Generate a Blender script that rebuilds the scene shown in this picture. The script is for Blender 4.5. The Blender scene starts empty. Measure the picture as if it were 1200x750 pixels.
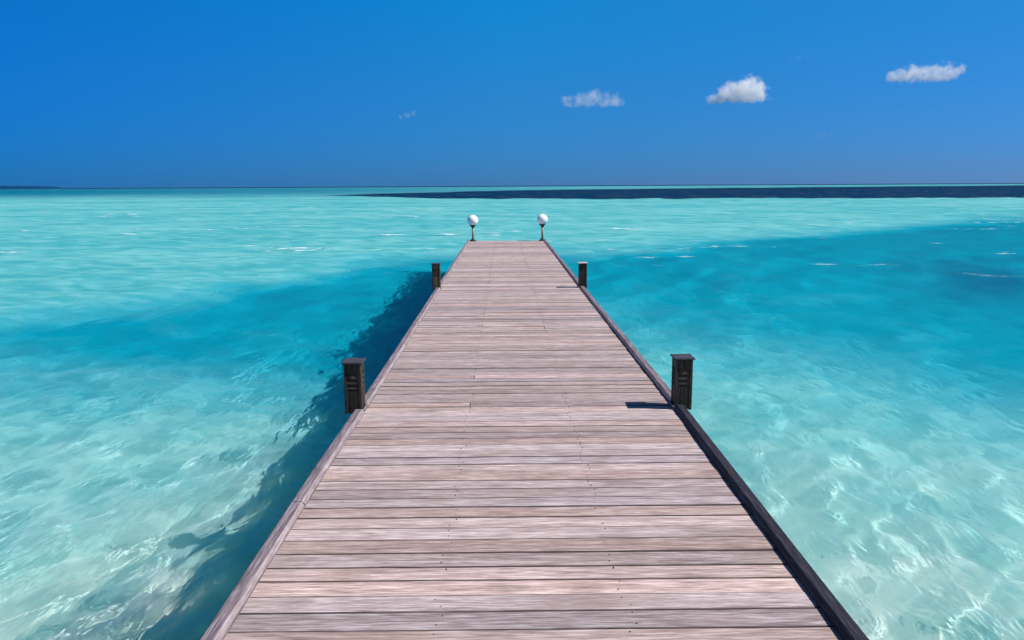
import bpy, bmesh, math, random
import numpy as np
from mathutils import Vector, Matrix, noise

random.seed(7)
R = math.radians
sc = bpy.context.scene
COL = sc.collection

# ------------------------------------------------------------------ helpers
def link(name, me, mats=(), parent=None):
    o = bpy.data.objects.new(name, me)
    COL.objects.link(o)
    for m in mats:
        me.materials.append(m)
    if parent is not None:
        o.parent = parent
    return o

def from_bm(name, bm, mats, parent=None, smooth=False):
    me = bpy.data.meshes.new(name)
    bm.normal_update()
    bm.to_mesh(me); bm.free()
    if smooth:
        me.polygons.foreach_set('use_smooth', [True] * len(me.polygons))
    return link(name, me, mats, parent)

def empty(name, loc):
    o = bpy.data.objects.new(name, None)
    o.empty_display_size = .3
    COL.objects.link(o)
    o.location = loc
    return o

def tag(o, label=None, cat=None, group=None, kind=None):
    if label: o['label'] = label
    if cat: o['category'] = cat
    if group: o['group'] = group
    if kind: o['kind'] = kind
    return o

def hexa(bm, c, bev=0.0, mat=0):
    """box from 8 corners: bottom 4 (ccw) then top 4, optional bevel"""
    vs = [bm.verts.new(p) for p in c]
    fs = [(3, 2, 1, 0), (4, 5, 6, 7), (0, 1, 5, 4), (1, 2, 6, 5), (2, 3, 7, 6), (3, 0, 4, 7)]
    faces = [bm.faces.new([vs[i] for i in f]) for f in fs]
    if bev > 0:
        edges = {e for f in faces for e in f.edges}
        r = bmesh.ops.bevel(bm, geom=list(edges), offset=bev, segments=1, affect='EDGES', profile=.5)
        faces = list({f for v in r['verts'] for f in v.link_faces} | {f for f in faces if f.is_valid})
    for f in faces:
        if f.is_valid: f.material_index = mat
    return faces

def box(bm, x0, x1, y0, y1, z0, z1, bev=0.0, mat=0):
    return hexa(bm, [(x0, y0, z0), (x1, y0, z0), (x1, y1, z0), (x0, y1, z0),
                     (x0, y0, z1), (x1, y0, z1), (x1, y1, z1), (x0, y1, z1)], bev, mat)

def lathe(bm, prof, seg=24, cx=0, cy=0):
    rings = []
    for r, z in prof:
        if r < 1e-5:
            rings.append([bm.verts.new((cx, cy, z))])
        else:
            rings.append([bm.verts.new((cx + r * math.cos(2 * math.pi * i / seg), cy + r * math.sin(2 * math.pi * i / seg), z)) for i in range(seg)])
    for a, b in zip(rings, rings[1:]):
        for i in range(seg):
            j = (i + 1) % seg
            if len(a) == 1 and len(b) == 1: continue
            if len(a) == 1: bm.faces.new((a[0], b[i], b[j]))
            elif len(b) == 1: bm.faces.new((a[i], a[j], b[0]))
            else: bm.faces.new((a[i], a[j], b[j], b[i]))
    bmesh.ops.recalc_face_normals(bm, faces=bm.faces)

class N:
    """tiny node-graph helper"""
    def __init__(s, mat):
        s.t = mat.node_tree; s.t.nodes.clear()
    def n(s, typ, ins=None, **props):
        nd = s.t.nodes.new(typ)
        for k, v in props.items(): setattr(nd, k, v)
        for k, v in (ins or {}).items():
            if isinstance(v, bpy.types.NodeSocket): s.t.links.new(v, nd.inputs[k])
            else: nd.inputs[k].default_value = v
        return nd
    def math(s, op, a, b=0.0, c=0.0, clamp=False):
        return s.n('ShaderNodeMath', {0: a, 1: b, 2: c}, operation=op, use_clamp=clamp).outputs[0]
    def vmath(s, op, a, b=(0, 0, 0)):
        return s.n('ShaderNodeVectorMath', {0: a, 1: b}, operation=op)
    def ramp(s, fac, stops, interp='LINEAR'):
        nd = s.n('ShaderNodeValToRGB', {0: fac}); cr = nd.color_ramp; cr.interpolation = interp
        while len(cr.elements) < len(stops): cr.elements.new(.5)
        for e, (p, c) in zip(cr.elements, stops):
            e.position = p; e.color = (*c, 1) if len(c) == 3 else c
        return nd.outputs[0]
    def maprange(s, v, a, b, c=0.0, d=1.0, smooth=True):
        return s.n('ShaderNodeMapRange', {0: v, 1: a, 2: b, 3: c, 4: d}, interpolation_type='SMOOTHSTEP' if smooth else 'LINEAR').outputs[0]
    def mix(s, f, a, b, blend='MIX'):
        nd = s.n('ShaderNodeMix', data_type='RGBA', blend_type=blend)
        for i, v in ((0, f), (6, a), (7, b)):
            if isinstance(v, bpy.types.NodeSocket): s.t.links.new(v, nd.inputs[i])
            else: nd.inputs[i].default_value = v if i == 0 else (*v, 1)
        return nd.outputs[2]
    def noise(s, vec, scale, detail=3, rough=.5, dist=0.0):
        return s.n('ShaderNodeTexNoise', {'Vector': vec, 'Scale': scale, 'Detail': detail, 'Roughness': rough, 'Distortion': dist}).outputs[0]
    def mapping(s, vec, scale=(1, 1, 1), rot=(0, 0, 0), loc=(0, 0, 0)):
        return s.n('ShaderNodeMapping', {'Vector': vec, 'Scale': scale, 'Rotation': rot, 'Location': loc}).outputs[0]
    def out(s, surf=None, vol=None, disp=None):
        o = s.n('ShaderNodeOutputMaterial')
        for k, v in (('Surface', surf), ('Volume', vol), ('Displacement', disp)):
            if v is not None: s.t.links.new(v, o.inputs[k])

def newmat(name):
    m = bpy.data.materials.new(name); m.use_nodes = True
    return m, N(m)

# ------------------------------------------------------------------ materials
def wood(name, axis, dark, mid, light, tint_var=.35, cool=(.97, .985, 1.04), rough=.75, grain=1.0, warm=(1.06, .98, .92), blotch=.6):
    m, g = newmat(name)
    tc = g.n('ShaderNodeTexCoord').outputs['Object']
    geo = g.n('ShaderNodeNewGeometry')
    rnd = geo.outputs['Random Per Island']
    off = g.n('ShaderNodeCombineXYZ', {0: g.math('MULTIPLY', rnd, 91.0), 1: g.math('MULTIPLY', rnd, 57.0), 2: g.math('MULTIPLY', rnd, 33.0)}).outputs[0]
    p = g.vmath('ADD', tc, off).outputs[0]
    a, b = 1.5, 30.0
    sfine = [b, b, b]; sfine['xyz'.index(axis)] = a
    smed = [7.0, 7.0, 7.0]; smed['xyz'.index(axis)] = .45
    spat = [3.0, 3.0, 3.0]; spat['xyz'.index(axis)] = 1.3
    fine = g.noise(g.mapping(p, sfine), 4.0 * grain, 5, .65, .06)
    med = g.noise(g.mapping(p, smed), 3.0, 4, .6, .6)
    pat = g.noise(g.mapping(p, spat), 1.0, 4, .6)
    scratch = g.maprange(g.noise(g.mapping(p, [v * (2.2 if i != 'xyz'.index(axis) else .8) for i, v in enumerate(sfine)]), 5.0, 3, .7), .60, .78)
    f = g.math('ADD', g.math('MULTIPLY', fine, .72), g.math('MULTIPLY', med, .28))
    hair = g.noise(g.mapping(p, [v * (1.9 if i != 'xyz'.index(axis) else 2.2) for i, v in enumerate(sfine)]), 4.5 * grain, 3, .7)
    f = g.math('ADD', f, g.math('MULTIPLY', g.math('SUBTRACT', hair, .5), .28))
    base = g.ramp(f, [(.36, dark), (.49, mid), (.63, light)])
    # per-timber brightness and warm/cool cast
    r2 = g.n('ShaderNodeTexWhiteNoise', {'W': g.math('MULTIPLY', rnd, 713.0)}, noise_dimensions='1D').outputs[0]
    cast = g.mix(r2, cool, warm)
    base = g.mix(1.0, base, cast, 'MULTIPLY')
    br = g.maprange(rnd, 0, 1, 1 - tint_var, 1 + tint_var * .55, False)
    base = g.mix(1.0, base, g.n('ShaderNodeCombineXYZ', {0: br, 1: br, 2: br}).outputs[0], 'MULTIPLY')
    # grey weather blotches and silvery scuffs
    base = g.mix(g.math('MULTIPLY', g.maprange(pat, .54, .74), blotch), base, tuple(v * .9 for v in dark))
    base = g.mix(g.math('MULTIPLY', g.maprange(g.noise(g.mapping(p, spat, loc=(9, 4, 2)), .8, 4, .6), .52, .70), .35), base, (mid[0] * .85, mid[1] * .74, mid[2] * .62))
    base = g.mix(g.math('MULTIPLY', g.math('MULTIPLY', scratch, g.maprange(med, .42, .62)), .55), base, tuple(min(1, v * 1.18) for v in light))
    bump = g.n('ShaderNodeBump', {'Strength': .35, 'Distance': .004, 'Height': f}).outputs[0]
    bs = g.n('ShaderNodeBsdfPrincipled', {'Base Color': base, 'Roughness': rough, 'Normal': bump, 'Specular IOR Level': .25}).outputs[0]
    g.out(bs)
    return m

M_DECK = wood('weathered_deck_wood', 'x', (.20, .15, .152), (.395, .314, .308), (.68, .60, .60), .27, cool=(.95, .975, 1.04), warm=(1.08, .975, .92))
M_DECKEDGE = wood('grimy_plank_edge', 'x', (.05, .04, .04), (.11, .085, .085), (.2, .165, .165), .2)
M_KERB_EDGE = wood('sun_painted_kerb_edge_wood', 'y', (.17, .14, .15), (.28, .23, .245), (.44, .385, .40), .1)  # pale tone imitates sunlight on the inner chamfer, painted into the colour
M_KERB = wood('weathered_kerb_wood', 'y', (.09, .074, .09), (.19, .155, .178), (.36, .31, .345), .12, rough=.7)
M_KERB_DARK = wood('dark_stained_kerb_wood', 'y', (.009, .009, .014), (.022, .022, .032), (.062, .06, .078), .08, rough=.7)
M_BEAM = wood('dark_beam_wood', 'y', (.04, .032, .026), (.09, .072, .058), (.16, .13, .11), .2)
M_PILE = wood('wet_pile_wood', 'z', (.03, .026, .02), (.07, .058, .045), (.12, .10, .08), .2)
M_POST = wood('dark_oiled_wood', 'z', (.016, .012, .009), (.042, .031, .023), (.085, .064, .046), .15, rough=.6)
M_POSTTAN = wood('sun_painted_post_wood', 'z', (.06, .042, .025), (.17, .115, .065), (.30, .21, .12), .2, rough=.65)  # tan copy of the post wood, grazing sunlight painted into the colour
M_SLAT = wood('louvre_slat_wood', 'x', (.018, .013, .009), (.048, .034, .022), (.10, .07, .045), .2)
M_CAP = wood('bollard_cap_wood', 'x', (.016, .015, .018), (.05, .045, .054), (.11, .10, .115), .2, rough=.6)
M_CAPPALE = wood('bleached_cap_wood', 'x', (.25, .22, .2), (.5, .46, .42), (.68, .64, .6), .2, rough=.6)

def plain(name, col, rough, spec=.4, metal=0.0, var=.15):
    m, g = newmat(name)
    tc = g.n('ShaderNodeTexCoord').outputs['Object']
    nz = g.noise(tc, 14.0, 4, .6)
    c = g.mix(nz, tuple(v * (1 - var) for v in col), tuple(min(1, v * (1 + var)) for v in col))
    g.out(g.n('ShaderNodeBsdfPrincipled', {'Base Color': c, 'Roughness': rough, 'Specular IOR Level': spec, 'Metallic': metal}).outputs[0])
    return m
M_NAIL = plain('rusty_nail', (.035, .022, .018), .8)
M_GLOBE = plain('opal_glass', (.93, .925, .92), .22, .5, var=.01)
M_IRON = plain('black_iron', (.02, .018, .016), .5)
M_POLE = plain('tan_painted_pole', (.34, .285, .20), .5)

# ------------------------------------------------------------------ pier
Z_CURB, Z_DECK = .80, .765
END = 24.25
def lerp_tab(y, tab):
    ys, vs = zip(*tab)
    return float(np.interp(y, ys, vs))
def XL(y): return lerp_tab(y, [(-6, -1.130), (2.6, -1.129), (4.4, -1.132), (6.1, -1.116), (24, -1.114)])
def XR(y): return lerp_tab(y, [(-6, 1.30), (2.6, 1.319), (4.3, 1.334), (5.6, 1.349), (12.4, 1.320), (24, 1.291)])
CW = .074          # kerb width
pier = tag(empty('pier', (0.1, 0, 0)), 'long pinkish grey weathered plank pier running out over the turquoise sea', 'pier')
PX = 0.1
def L(v): return (v[0] - PX, v[1], v[2])

bm = bmesh.new()
y = -4.0
jx = (-.78, -.27, .48, .98)
while y < END - .05:
    w = random.uniform(.119, .136)
    y1 = min(y + w, END)
    gap = random.choice((.0025, .0035, .004, .0045, .0055, .0065, .008)) + random.uniform(-.0008, .0008)
    skew = random.uniform(-.004, .004)
    segs = [(XL(y) + .006, XR(y) - .006)]
    if random.random() < .05:
        j = random.choice(jx[1:3]); segs = [(segs[0][0], j - .0008), (j + .0008, segs[0][1])]
    for xa, xb in segs:
        dz = random.uniform(-.0025, .002); tl = random.uniform(-.0015, .0015)
        za, zb = Z_DECK + dz - tl, Z_DECK + dz + tl
        ya0, yb0, ya1, yb1 = y + skew, y - skew, y1 - gap + skew, y1 - gap - skew
        hexa(bm, [L(p) for p in [(xa, ya0, za - .032), (xb, yb0, za - .032), (xb, yb1, zb - .032), (xa, ya1, zb - .032),
                  (xa, ya0, za), (xb, yb0, za), (xb, yb1, zb), (xa, ya1, zb)]], .0035, 2)
    for j in jx[1:3]:
        for q in (.24, .77):
            if random.random() < .1: continue
            nx = j + random.uniform(-.022, .022) if not any(abs(j - s[1]) < .01 for s in segs[:-1]) else j + random.choice((-.03, .03))
            ny = y + w * (q + random.uniform(-.05, .05))
            r = random.uniform(.002, .0034)
            q_ = bmesh.ops.create_cone(bm, cap_ends=True, segments=7, radius1=r, radius2=r * .9, depth=.006,
                                  matrix=Matrix.Translation(L((nx, ny, Z_DECK + .0005))))
            for v_ in q_['verts']:
                for f_ in v_.link_faces: f_.material_index = 1
    y = y1
bm.normal_update()
for f in bm.faces:
    if f.material_index == 2 and f.normal.z > .95: f.material_index = 0
from_bm('deck_planks', bm, [M_DECK, M_NAIL, M_DECKEDGE], pier)

# kerb timbers: each length its own part
def kerb(side, ya, yb, mat, hz=0.0):
    bm = bmesh.new()
    n = max(2, int((yb - ya) / .35))
    rows = []
    rs = random.Random(int((ya + 50) * 100) + side)
    for i in range(n + 1):
        yy = ya + (yb - ya) * i / n
        if side < 0: xo, xi = XL(yy), XL(yy) + CW
        else: xo, xi = XR(yy), XR(yy) - CW
        wob = rs.uniform(-.0015, .0015)
        s = 1 if xi > xo else -1
        zt = Z_CURB + hz + rs.uniform(-.001, .001); zb = Z_DECK + .0035
        prof = [(xo + wob, zb), (xo + wob, zt - .008), (xo + wob + s * .008, zt), (xi + wob - s * .018, zt), (xi + wob, zt - .018), (xi + wob, zb)]
        rows.append([bm.verts.new(L((x, yy, z))) for x, z in prof])
    k = len(rows[0])
    for a, b in zip(rows, rows[1:]):
        for i in range(k):
            j = (i + 1) % k
            f = bm.faces.new((a[i], a[j], b[j], b[i]))
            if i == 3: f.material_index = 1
    bm.faces.new(rows[0]); bm.faces.new(rows[-1])
    bmesh.ops.recalc_face_normals(bm, faces=bm.faces)
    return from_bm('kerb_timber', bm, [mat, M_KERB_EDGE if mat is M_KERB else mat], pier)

G = .007
POSTS = [(-1.127, 5.66), (1.341, 5.70), (-1.112, 12.75), (1.297, 12.82)]
PW, PD = .128, .142
lk = [(-4, 3.92), (3.92 + G, 5.655)], [(5.66 + PD + .004, 7.42), (7.42 + G, 10.3), (10.3 + G, 12.745)], [(12.75 + PD + .004, 16.4), (16.4 + G, 20.1), (20.1 + G, END)]
rk = [(-4, 5.695)], [(5.70 + PD + .004, 9.2), (9.2 + G, 12.815)], [(12.82 + PD + .004, 17.0), (17.0 + G, 21.3), (21.3 + G, END)]
for grp in lk:
    for a, b in grp: kerb(-1, a, b, M_KERB, random.uniform(-.003, .003))
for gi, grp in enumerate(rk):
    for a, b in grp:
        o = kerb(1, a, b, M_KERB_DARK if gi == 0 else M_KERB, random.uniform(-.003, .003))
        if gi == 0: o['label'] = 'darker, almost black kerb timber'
# thin inner strips that carry on past each post
for (px, py) in POSTS:
    bm = bmesh.new()
    xin = px + PW / 2 if px < 0 else px - PW / 2
    xa, xb = (xin + .003, xin + .017) if px < 0 else (xin - .017, xin - .003)
    box(bm, xa - PX, xb - PX, py - .004, py + PD + .012, Z_DECK + .004, Z_CURB - .006, .002)
    from_bm('kerb_filler', bm, [M_KERB], pier)

# structure under the deck
for xs in (-1.03, -.27, .48, 1.22):
    bm = bmesh.new()
    x1 = xs + .04
    box(bm, xs - .04 - PX, x1 - PX, -4, END - .03, Z_DECK - .21, Z_DECK - .037, .005)
    from_bm('stringer', bm, [M_BEAM], pier)
PY = [-2.0, 2.2, 5.73, 9.28, 12.83, 16.5, 20.2, 23.8]
for yy in PY:
    bm = bmesh.new()
    box(bm, -1.16 - PX, 1.33 - PX, yy - .07, yy + .07, Z_DECK - .36, Z_DECK - .213, .006)
    from_bm('cross_beam', bm, [M_BEAM], pier)
    for xs in (-.98, 1.16):
        bm = bmesh.new()
        lathe(bm, [(0, -2.6), (.1, -2.6), (.098, -1), (.095, 0), (.09, Z_DECK - .362), (0, Z_DECK - .362)], 16, xs - PX, yy)
        o = from_bm('pile', bm, [M_PILE], pier, True)

# ------------------------------------------------------------------ wooden bollards with louvres
def bollard_parts(root, h, front_mat, cap_mat, body_mat):
    """origin at centre of base, base z = 0"""
    hw, hd = PW / 2, PD / 2
    bm = bmesh.new()
    box(bm, -hw + .012, hw - .012, -hd + .012, hd - .012, 0, h - .012, .002)
    from_bm('core', bm, [front_mat], root)
    for sx in (-1, 1):
        for sy in (-1, 1):
            bm = bmesh.new()
            cw = .021
            xa, xb = sorted((sx * hw, sx * (hw - cw))); ya, yb = sorted((sy * hd, sy * (hd - cw)))
            box(bm, xa, xb, ya, yb, -.001, h - .010, .003)
            from_bm('corner_board', bm, [body_mat], root)
    iw, idp = hw - .023, hd - .023
    # top and bottom panels and three louvre slats on each side
    for face in range(4):
        rot = Matrix.Rotation(face * math.pi / 2, 4, 'Z')
        w = iw if face % 2 == 0 else idp
        dep = hd if face % 2 == 0 else hw
        bm = bmesh.new()
        box(bm, -w, w, -dep + .004, -dep + .0115, .012, h - .212, .0015)
        for xs in (-w * .42, w * .30):
            box(bm, xs - .0012, xs + .0012, -dep + .0025, -dep + .006, .014, h - .215)
        bm.transform(rot)
        from_bm('lower_panel', bm, [front_mat], root)
        bm = bmesh.new()
        box(bm, -w, -.001, -dep + .004, -dep + .0115, h - .082, h - .014, .0015)
        box(bm, .001, w, -dep + .004, -dep + .0115, h - .082, h - .014, .0015)
        bm.transform(rot)
        from_bm('upper_panel', bm, [front_mat], root)
        for k in range(3):
            zt = h - .093 - k * .040
            bm = bmesh.new()
            hexa(bm, [(-w, -dep + .001, zt - .027), (w, -dep + .001, zt - .027), (w, -dep + .006, zt - .029), (-w, -dep + .006, zt - .029),
                      (-w, -dep + .009, zt), (w, -dep + .009, zt), (w, -dep + .0115, zt - .002), (-w, -dep + .0115, zt - .002)], .001)
            bm.transform(rot)
            from_bm('louvre_slat', bm, [M_SLAT], root)
    bm = bmesh.new()
    box(bm, -hw - .014, hw + .014, -hd - .014, hd + .014, h - .009, h + .004, .003)
    from_bm('cap', bm, [cap_mat], root)

BL = ['large dark wooden bollard with louvre slots and a sunlit side, on the left kerb',
      'large near-black wooden bollard with louvre slots and dark cap, on the right kerb',
      'small distant square wooden bollard with tan sunlit louvres on the left kerb',
      'small distant black square bollard with a pale bleached cap on the right kerb']
HB = [.349, .355, .385, .377]
ZB = Z_CURB - .040
for i, (px, py) in enumerate(POSTS):
    b = empty('wooden_bollard', (px, py + PD / 2, ZB))
    tag(b, BL[i], 'bollard', 'wooden louvred bollards along the pier kerbs')
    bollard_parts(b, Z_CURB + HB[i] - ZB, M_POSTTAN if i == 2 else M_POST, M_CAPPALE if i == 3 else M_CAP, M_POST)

# ------------------------------------------------------------------ globe lamps
def lamp(px, label, gz, px_g):
    t = tag(empty('globe_lamp', (px, 24.1, Z_DECK + .002)), label, 'lamp', 'white globe lamps at the pier end')
    z0 = Z_DECK + .002
    gzl = gz - z0; r = .165
    bm = bmesh.new()
    lathe(bm, [(0, 0), (.105, 0), (.105, .02), (.085, .035), (.055, .05), (.05, .075), (0, .075)], 28)
    from_bm('base', bm, [M_IRON], t, True)
    bm = bmesh.new()
    lathe(bm, [(0, .07), (.032, .07), (.032, gzl - r - .035), (0, gzl - r - .035)], 20)
    from_bm('pole', bm, [M_POLE], t, True)
    bm = bmesh.new()
    lathe(bm, [(0, gzl - r - .06), (.045, gzl - r - .06), (.05, gzl - r - .02), (.095, gzl - r + .004), (.10, gzl - r + .026), (0, gzl - r + .026)], 24)
    from_bm('collar', bm, [M_IRON], t, True)
    bm = bmesh.new()
    bmesh.ops.create_uvsphere(bm, u_segments=40, v_segments=24, radius=r, matrix=Matrix.Translation((0, 0, gzl)))
    from_bm('globe', bm, [M_GLOBE], t, True)
lamp(-.944, 'white globe lamp on short pole at the pier end, beside the left kerb', 2.43 - 1.033, 0)
lamp(1.178, 'white globe lamp on short pole at the pier end, beside the right kerb', 2.43 - 1.015, 0)

# ------------------------------------------------------------------ sea: seabed and water surface
def polar(name, rings, front_step, back_step, zfun):
    fr = np.arange(-58, 58.01, front_step)
    bk = np.arange(58 + back_step, 302 - back_step * .5, back_step)
    ang = np.radians(np.concatenate([fr, bk])); na = len(ang); nr = len(rings)
    rr, aa = np.meshgrid(rings, ang, indexing='ij')
    X = rr * np.sin(aa); Y = rr * np.cos(aa)
    Z = zfun(X, Y, rr)
    co = np.stack([X, Y, Z], -1).reshape(-1, 3)
    i = np.arange(nr - 1)[:, None] * na; j = np.arange(na)[None, :]; j2 = (j + 1) % na
    quads = np.stack([i + j, i + na + j, i + na + j2, i + j2], -1).reshape(-1, 4)[:, ::-1]
    c = len(co)
    co = np.vstack([co, [[0, 0, float(zfun(np.zeros(1), np.zeros(1), np.zeros(1) + .01)[0])]]])
    tris = np.stack([np.full(na, c), np.arange(na), (np.arange(na) + 1) % na], -1)[:, ::-1]
    me = bpy.data.meshes.new(name)
    me.vertices.add(len(co)); me.vertices.foreach_set('co', co.astype(np.float32).ravel())
    nq, nt = len(quads), len(tris)
    me.loops.add(nq * 4 + nt * 3)
    me.loops.foreach_set('vertex_index', np.concatenate([quads.ravel(), tris.ravel()]).astype(np.int32))
    me.polygons.add(nq + nt)
    ls = np.concatenate([np.arange(nq) * 4, nq * 4 + np.arange(nt) * 3]).astype(np.int32)
    me.polygons.foreach_set('loop_start', ls)
    me.polygons.foreach_set('use_smooth', np.ones(nq + nt, bool))
    me.update(calc_edges=True); me.validate()
    return me, co

# waves: a sum of trochoid-like components around one wind direction, fading where the mesh gets too coarse
rng = np.random.default_rng(11)
WV = []
wind = math.atan2(.36, -.93)
for k in range(96):
    lam = .17 * (38 ** (rng.random() ** 1.35)) 
    th = wind + rng.normal(0, .40 if lam > 1 else .48)
    steep = .0165 * (lam / 1.0) ** -.12 * rng.uniform(.4, 1.0) / 2.1
    WV.append((lam, th, steep * lam / (2 * math.pi) * 1.9, rng.uniform(0, 6.28)))
def wave_z(X, Y, r):
    Z = np.zeros_like(X)
    step = np.maximum(r * .008, .004)
    # slow gusts so that the chop is not even everywhere
    gust = 1 + .35 * np.sin(X * .23 + .4 * Y * .19 + 1.3) * np.sin(Y * .17 - X * .09 + .6)
    for lam, th, amp, ph in WV:
        k = 2 * math.pi / lam
        kx, ky = k * math.cos(th), k * math.sin(th)
        # bend crests a little
        ph2 = ph + .9 * np.sin(X * .31 * (1 + lam * .1) + ph) + .9 * np.sin(Y * .27 + 2 * ph)
        fade = np.clip((lam / step - 3.0) / 3.0, 0, 1)
        s = np.sin(kx * X + ky * Y + ph2)
        Z += amp * gust * fade * (s - .22 * np.cos(2 * (kx * X + ky * Y + ph2)))
    return Z

rings_w = np.concatenate([[.15, .4, .7], 1.0 * 1.0072 ** np.arange(0, 850), ])
rmax = rings_w[-1]
rings_w = np.concatenate([rings_w, rmax * 1.05 ** np.arange(1, 112)])
rings_w = rings_w[rings_w < 40000]
me_w, co_w = polar('sea_water', rings_w, .34, 3.0, wave_z)

def smooth(x, a, b):
    t = np.clip((x - a) / (b - a), 0, 1); return t * t * (3 - 2 * t)
def fbm(X, Y, s, seed, octv=4):
    """value noise from hashed lattice, vectorised"""
    out = np.zeros_like(X); amp = .5
    for o in range(octv):
        x = X * s * 2 ** o + seed * 13.7 + o * 5.1; y = Y * s * 2 ** o - seed * 7.3 + o * 9.2
        xi, yi = np.floor(x), np.floor(y); fx, fy = x - xi, y - yi
        fx = fx * fx * (3 - 2 * fx); fy = fy * fy * (3 - 2 * fy)
        def h(a, b):
            v = np.sin(a * 127.1 + b * 311.7 + seed * 74.7) * 43758.5453
            return v - np.floor(v)
        out += amp * ((h(xi, yi) * (1 - fx) + h(xi + 1, yi) * fx) * (1 - fy) + (h(xi, yi + 1) * (1 - fx) + h(xi + 1, yi + 1) * fx) * fy)
        amp *= .5
    return out

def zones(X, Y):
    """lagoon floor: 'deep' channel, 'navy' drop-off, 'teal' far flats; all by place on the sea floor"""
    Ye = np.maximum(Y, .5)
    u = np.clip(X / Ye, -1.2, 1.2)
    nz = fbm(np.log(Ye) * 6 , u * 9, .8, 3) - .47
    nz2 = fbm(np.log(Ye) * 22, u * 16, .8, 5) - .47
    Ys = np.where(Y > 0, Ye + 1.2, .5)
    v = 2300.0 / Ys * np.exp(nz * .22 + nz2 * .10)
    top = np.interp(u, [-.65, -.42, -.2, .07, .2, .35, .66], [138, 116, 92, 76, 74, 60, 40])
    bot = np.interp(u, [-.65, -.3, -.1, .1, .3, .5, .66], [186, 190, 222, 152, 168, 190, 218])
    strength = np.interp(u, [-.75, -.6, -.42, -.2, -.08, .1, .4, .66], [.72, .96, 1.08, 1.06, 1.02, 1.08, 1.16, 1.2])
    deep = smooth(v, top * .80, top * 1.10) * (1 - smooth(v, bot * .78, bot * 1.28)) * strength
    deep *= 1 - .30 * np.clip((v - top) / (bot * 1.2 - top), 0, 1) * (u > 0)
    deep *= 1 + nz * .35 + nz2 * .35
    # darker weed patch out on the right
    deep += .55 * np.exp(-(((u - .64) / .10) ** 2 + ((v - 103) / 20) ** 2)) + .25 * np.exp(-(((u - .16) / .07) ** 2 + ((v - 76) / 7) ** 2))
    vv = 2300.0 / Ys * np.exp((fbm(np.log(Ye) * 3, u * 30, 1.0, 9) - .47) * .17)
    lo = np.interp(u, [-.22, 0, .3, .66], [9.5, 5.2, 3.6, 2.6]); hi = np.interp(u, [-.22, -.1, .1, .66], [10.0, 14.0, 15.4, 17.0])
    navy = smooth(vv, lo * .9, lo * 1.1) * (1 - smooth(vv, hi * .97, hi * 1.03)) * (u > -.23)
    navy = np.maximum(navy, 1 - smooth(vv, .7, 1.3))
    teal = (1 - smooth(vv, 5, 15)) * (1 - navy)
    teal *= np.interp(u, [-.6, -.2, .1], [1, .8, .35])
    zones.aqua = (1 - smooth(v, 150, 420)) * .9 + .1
    zones.mott = fbm(np.log(Ye) * 110, u * 70, .9, 12, 3) + .5 * fbm(np.log(Ye) * 22, u * 8, .9, 15, 4)  # streaks that imitate sky reflections on the far water, used as floor colour
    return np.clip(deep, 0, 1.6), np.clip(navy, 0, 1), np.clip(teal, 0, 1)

def bed_z(X, Y, r):
    d, n, t = zones(X, Y)
    rip = .05 * (fbm(X, Y, .8, 2) - .47) * np.clip(20 / np.maximum(r, 1), 0, 1)
    return -(.88 + .8 * np.clip(d, 0, 1) + 1.5 * n + .5 * t) + rip
rings_b = np.concatenate([[.3], 1.0 * 1.014 ** np.arange(0, 600)])
rings_b = np.concatenate([rings_b[rings_b < 3500], 3600 * 1.25 ** np.arange(0, 12)])
me_b, co_b = polar('sea_floor', rings_b, .6, 4.0, bed_z)
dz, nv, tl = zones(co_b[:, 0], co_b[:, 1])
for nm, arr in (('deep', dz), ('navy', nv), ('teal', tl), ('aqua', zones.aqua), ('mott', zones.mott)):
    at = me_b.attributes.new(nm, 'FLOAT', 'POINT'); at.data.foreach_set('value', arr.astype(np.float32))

m, g = newmat('sea_floor_sand')
tc = g.n('ShaderNodeTexCoord').outputs['Object']
A = lambda n: g.n('ShaderNodeAttribute', attribute_name=n).outputs['Fac']
n1 = g.noise(g.mapping(tc, (1, .75, 1), (0, 0, R(-25))), .55, 5, .6, .8)
n2 = g.noise(g.mapping(tc, (1, .5, 1), (0, 0, R(-25))), 3.6, 5, .62, .6)
sand = g.ramp(n1, [(.30, (.24, .58, .55)), (.45, (.47, .82, .74)), (.60, (.72, .95, .84))])  # sand tone, with darker teal patches painted in for wave reflections
sand = g.mix(g.math('MULTIPLY', g.maprange(n2, .46, .68), .55), sand, (.74, .92, .84))  # pale streaks of sand, sharpened to imitate ripple light
sand = g.mix(A('aqua'), sand, g.mix(g.maprange(A('mott'), .40, .95), (.11, .62, .66), (.31, .84, .83)))  # far aqua streaked light and dark in place of surface reflections
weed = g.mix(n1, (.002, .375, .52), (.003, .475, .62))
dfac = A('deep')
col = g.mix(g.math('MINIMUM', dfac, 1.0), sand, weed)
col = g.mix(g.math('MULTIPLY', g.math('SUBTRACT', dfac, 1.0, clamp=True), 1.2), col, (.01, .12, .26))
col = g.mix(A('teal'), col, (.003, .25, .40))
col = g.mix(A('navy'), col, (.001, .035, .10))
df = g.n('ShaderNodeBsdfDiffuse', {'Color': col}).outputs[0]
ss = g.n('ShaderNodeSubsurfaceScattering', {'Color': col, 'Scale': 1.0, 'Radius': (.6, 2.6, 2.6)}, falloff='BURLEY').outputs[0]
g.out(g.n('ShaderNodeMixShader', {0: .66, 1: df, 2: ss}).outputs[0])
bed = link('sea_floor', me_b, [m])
tag(bed, kind='structure')

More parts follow.
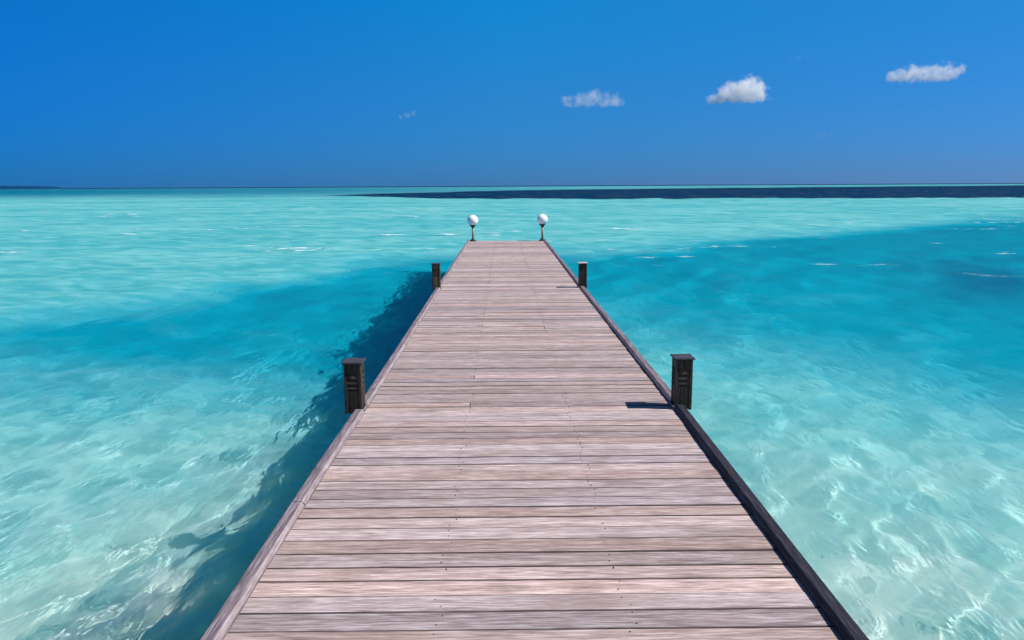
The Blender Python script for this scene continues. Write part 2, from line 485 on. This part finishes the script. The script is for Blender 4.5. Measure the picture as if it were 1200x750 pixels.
m, g = newmat('clear_lagoon_water')
geo = g.n('ShaderNodeNewGeometry')
tc = g.n('ShaderNodeTexCoord').outputs['Object']
refr = g.n('ShaderNodeBsdfRefraction', {'Color': (.93, .985, 1.0, 1), 'Roughness': 0.0, 'IOR': 1.33}).outputs[0]
crest = g.mapping(tc, (1, .42, 1), (0, 0, R(-21)))
r1 = g.noise(crest, 4.2, 3, .55, .5); r2 = g.noise(crest, .55, 4, .6, .3); r3 = g.noise(crest, 1.5, 2, .5, .4)
hgt = g.math('ADD', g.math('MULTIPLY', r1, .030), g.math('MULTIPLY_ADD', r3, .03, g.math('MULTIPLY', r2, .17)))
nrm = g.n('ShaderNodeBump', {'Strength': 1.0, 'Distance': 1.0, 'Height': hgt}).outputs[0]
t_ = refr.node; g.t.links.new(nrm, t_.inputs['Normal'])
glos = g.n('ShaderNodeBsdfGlossy', {'Color': (.95, .98, 1, 1), 'Roughness': .05, 'Normal': nrm}).outputs[0]
fr = g.n('ShaderNodeFresnel', {'IOR': 1.33, 'Normal': nrm}).outputs[0]
fr = g.math('MINIMUM', g.math('MULTIPLY', fr, .9), .09)
fr = g.math('MULTIPLY', fr, g.math('SUBTRACT', 1.0, geo.outputs['Backfacing']))
w = g.n('ShaderNodeMixShader', {0: fr, 1: refr, 2: glos}).outputs[0]
# scattered whitecaps
f1 = g.noise(g.mapping(tc, (.55, 1.2, 1), loc=(137, 11, 0)), .26, 4, .55)
f2 = g.noise(g.mapping(tc, (.55, 1.2, 1)), 1.6, 4, .7)
foam = g.math('MULTIPLY', g.maprange(f1, .600, .65), g.maprange(f2, .55, .60))
fd = g.n('ShaderNodeBsdfDiffuse', {'Color': (.85, .88, .88, 1)}).outputs[0]
foam = g.math('MULTIPLY', foam, g.maprange(g.vmath('LENGTH', tc).outputs['Value'], 20, 34))
w = g.n('ShaderNodeMixShader', {0: foam, 1: w, 2: fd}).outputs[0]
g.out(w)
water = link('sea_water', me_w, [m])
tag(water, kind='structure')
water.cycles.is_caustics_caster = True
bed.cycles.is_caustics_receiver = True
for o in pier.children:
    if o.name.startswith('pile'): o.cycles.is_caustics_receiver = True

# ------------------------------------------------------------------ far island
def island():
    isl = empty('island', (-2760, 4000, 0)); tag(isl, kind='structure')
    bm = bmesh.new()
    nx, ny = 160, 14
    rs = random.Random(3)
    rows = []
    for j in range(ny + 1):
        v = j / ny * 2 - 1
        row = []
        for i in range(nx + 1):
            t = i / nx * 2 - 1
            e = max(0, 1 - (abs(t) ** 6) - v * v)
            h = (15 + 3.5 * noise.noise((t * 9, v * 2, 1.7)) + 2.2 * noise.noise((t * 40, v * 6, 4.2)) + 1.5 * noise.noise((t * 110, v * 9, 8.2))) * e ** .35
            row.append(bm.verts.new((t * 545, v * 130, h - .5)))
        rows.append(row)
    for a, b in zip(rows, rows[1:]):
        for i in range(nx): bm.faces.new((a[i], a[i + 1], b[i + 1], b[i]))
    m, g = newmat('haze_tinted_forest')
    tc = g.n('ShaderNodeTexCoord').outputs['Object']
    c = g.mix(g.noise(tc, .05, 4, .6), (.004, .045, .13), (.008, .06, .15))  # forest tone pushed to blue: distance haze painted into the colour
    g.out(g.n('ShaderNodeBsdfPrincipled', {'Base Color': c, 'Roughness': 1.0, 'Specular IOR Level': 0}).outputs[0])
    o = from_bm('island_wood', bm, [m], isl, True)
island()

# ------------------------------------------------------------------ clouds
def cloud(label, centre, lobes, dens, seed, thr=0.0):
    """lobes: (x, y, z, r) in metres round the centre; real volume with soft, noisy edges"""
    bm = bmesh.new()
    lobes = [(x * .93, y, z * .85, r * .92) for x, y, z, r in lobes]
    for x, y, z, r in lobes:
        bmesh.ops.create_icosphere(bm, subdivisions=3, radius=r * 1.02, matrix=Matrix.Translation((x, y, z)))
    me = bpy.data.meshes.new('tmp'); bm.to_mesh(me); bm.free()
    o = bpy.data.objects.new('cloud', me); COL.objects.link(o)
    md = o.modifiers.new('r', 'REMESH'); md.mode = 'VOXEL'; md.voxel_size = max(l[3] for l in lobes) / 7
    dg = bpy.context.evaluated_depsgraph_get(); dg.update()
    me2 = bpy.data.meshes.new_from_object(o.evaluated_get(dg))
    o.modifiers.clear(); o.data = me2
    o.location = centre
    m, g = newmat('cloud_vapour')
    p0 = g.n('ShaderNodeTexCoord').outputs['Object']
    rm = max(l[3] for l in lobes)
    wn = g.n('ShaderNodeTexNoise', {'Vector': p0, 'Scale': .9 / rm, 'Detail': 3.0}).outputs['Color']
    wv = g.vmath('MULTIPLY', g.vmath('SUBTRACT', wn, (.5, .5, .5)).outputs[0], (rm * .9, rm * .9, rm * .9)).outputs[0]
    p = g.vmath('ADD', p0, wv).outputs[0]
    f = None
    for x, y, z, r in lobes:
        d = g.vmath('LENGTH', g.vmath('SUBTRACT', p, (x, y, z)).outputs[0]).outputs['Value']
        q = g.math('SUBTRACT', 1.0, g.math('DIVIDE', d, r))
        f = q if f is None else g.math('SMOOTH_MAX', f, q, .15)
    pn = g.vmath('ADD', p0, (seed * 311.0, seed * 97.0, 0)).outputs[0]
    n = g.noise(pn, 1.6 / rm, 7, .64)
    zb = min(l[2] - .55 * l[3] for l in lobes)
    zz = g.n('ShaderNodeSeparateXYZ', {0: p0}).outputs[2]
    f = g.math('SUBTRACT', f, g.maprange(zz, zb + rm * .35, zb - rm * .15, 0, .5))
    f = g.math('ADD', g.math('MINIMUM', f, .55), g.math('MULTIPLY', g.math('SUBTRACT', n, .55), 2.4))
    dn = g.math('MULTIPLY', g.maprange(f, thr, thr + .8), dens)
    vol = g.n('ShaderNodeVolumePrincipled', {'Color': (1, 1, 1, 1), 'Density': dn, 'Anisotropy': 0.0}).outputs[0]
    g.out(vol=vol)
    me2.materials.clear(); me2.materials.append(m)
    tag(o, label, 'cloud', 'small white clouds over the sea')
    return o
cloud('brightest puffy white cloud with a peaked right side, middle one of the three larger clouds', (868, 3000, 345),
      [(-95, 0, -34, 36), (-55, 0, -24, 46), (-12, 6, -10, 56), (34, 0, 2, 66), (74, 0, -4, 62), (98, -5, -26, 44), (58, 12, 34, 42), (16, 0, -30, 50)], .055, 1)
cloud('long flat white cloud sloping up to the right, farthest from the left of all', (1559, 3000, 398),
      [(-130, 0, -14, 36), (-85, 0, -6, 46), (-35, 5, 0, 52), (15, 0, 3, 54), (65, 0, 8, 52), (110, 0, 12, 42), (145, 0, 20, 30)], .034, 2)
cloud('thin translucent whitish cloud with a bright knot on top, above the globe lamps', (340, 3000, 314),
      [(-105, 0, -10, 38), (-60, 0, -8, 44), (-15, 0, -4, 50), (5, 0, 14, 40), (40, 0, -2, 48), (85, 0, -8, 42)], .014, 3)
cloud('tiny faint slanted wisp of cloud above the pier, far left of the larger clouds', (-352, 3000, 263),
      [(-30, 0, -9, 16), (-5, 0, -2, 20), (22, 0, 7, 18)], .012, 4)
cloud('barely visible wisp of cloud high between the two brightest clouds', (1096, 3000, 461),
      [(-40, 0, -6, 18), (-5, 0, 0, 22), (30, 0, 6, 20)], .002, 5)
cloud('faint small wisp of cloud low over the horizon under the two brightest clouds', (1202, 3000, 182),
      [(-28, 0, -3, 18), (0, 0, 0, 20), (26, 0, 2, 18)], .003, 6)

# ------------------------------------------------------------------ light, sky, camera
EL = R(49.3); AZ = R(99.0)              # azimuth clockwise from +Y: from the right, slightly behind the camera
sd = Vector((math.cos(EL) * math.sin(AZ), math.cos(EL) * math.cos(AZ), math.sin(EL)))
sun = bpy.data.lights.new('sun', 'SUN'); sun.energy = 4.2; sun.angle = R(.53); sun.color = (1.0, .955, .89)
so = bpy.data.objects.new('sun', sun); COL.objects.link(so)
so.rotation_euler = (-sd).to_track_quat('-Z', 'Y').to_euler()
so.location = (0, 0, 50)
sun.cycles.is_caustics_light = True

w = bpy.data.worlds.new('World'); sc.world = w; w.use_nodes = True
nt = w.node_tree; nt.nodes.clear()
g = N.__new__(N); g.t = nt
sky = g.n('ShaderNodeTexSky', sky_type='NISHITA')
sky.sun_disc = False; sky.sun_elevation = EL; sky.sun_rotation = AZ
sky.altitude = 0; sky.air_density = 1.0; sky.dust_density = 0.0; sky.ozone_density = 6.0
dirz = g.n('ShaderNodeSeparateXYZ', {0: g.n('ShaderNodeTexCoord').outputs['Generated']}).outputs[2]
dirx = g.n('ShaderNodeSeparateXYZ', {0: g.n('ShaderNodeTexCoord').outputs['Generated']}).outputs[0]
# a polarised band: the sky deepens away from the sun's side
tl_ = g.ramp(dirz, [(0.0, (.011, .152, .56)), (.22, (.006, .37, .80)), (.5, (.40, .48, .50))])
tc_ = g.ramp(dirz, [(0.0, (.064, .228, .68)), (.12, (.066, .43, .78)), (.22, (.030, .64, .99)), (.5, (.40, .48, .50))])
tr_ = g.ramp(dirz, [(0.0, (.122, .28, .76)), (.19, (.090, .52, .84)), (.5, (.40, .48, .50))])
tint = g.mix(g.maprange(dirx, -.62, 0, 0, 1, False), tl_, tc_)
tint = g.mix(g.maprange(dirx, 0, .6, 0, 1, False), tint, tr_)
colr = g.mix(1.0, sky.outputs[0], tint, 'MULTIPLY')
bg = g.n('ShaderNodeBackground', {'Color': colr, 'Strength': .093})
g.t.links.new(bg.outputs[0], g.n('ShaderNodeOutputWorld').inputs[0])

def cam_basis(pitch, yaw, roll):
    fw = Vector((math.sin(yaw) * math.cos(pitch), math.cos(yaw) * math.cos(pitch), -math.sin(pitch)))
    r = fw.cross(Vector((0, 0, 1))).normalized(); u = r.cross(fw)
    r2 = math.cos(roll) * r - math.sin(roll) * u; u2 = math.sin(roll) * r + math.cos(roll) * u
    return Matrix((r2, u2, -fw)).transposed()
cam = bpy.data.cameras.new('camera'); co = bpy.data.objects.new('camera', cam); COL.objects.link(co)
cam.sensor_width = 36; cam.lens = 920 / 1200 * 36
cam.clip_start = .05; cam.clip_end = 100000
co.matrix_world = Matrix.Translation((0, 0, 2.43)) @ cam_basis(R(9.6996), R(.5616), R(.31)).to_4x4()
sc.camera = co

sc.render.engine = 'CYCLES'
cy = sc.cycles
cy.use_denoising = True; cy.denoiser = 'OPENIMAGEDENOISE'
cy.max_bounces = 22; cy.transmission_bounces = 6; cy.diffuse_bounces = 3; cy.glossy_bounces = 3; cy.volume_bounces = 20
cy.caustics_refractive = True; cy.caustics_reflective = False
cy.blur_glossy = .3; cy.sample_clamp_indirect = 4.0
cy.use_adaptive_sampling = True; cy.adaptive_threshold = .01
vs = sc.view_settings
vs.view_transform = 'Standard'; vs.look = 'None'; vs.gamma = 1; vs.use_curve_mapping = False; vs.exposure = 0.45
sc.render.resolution_x = 1024; sc.render.resolution_y = 640
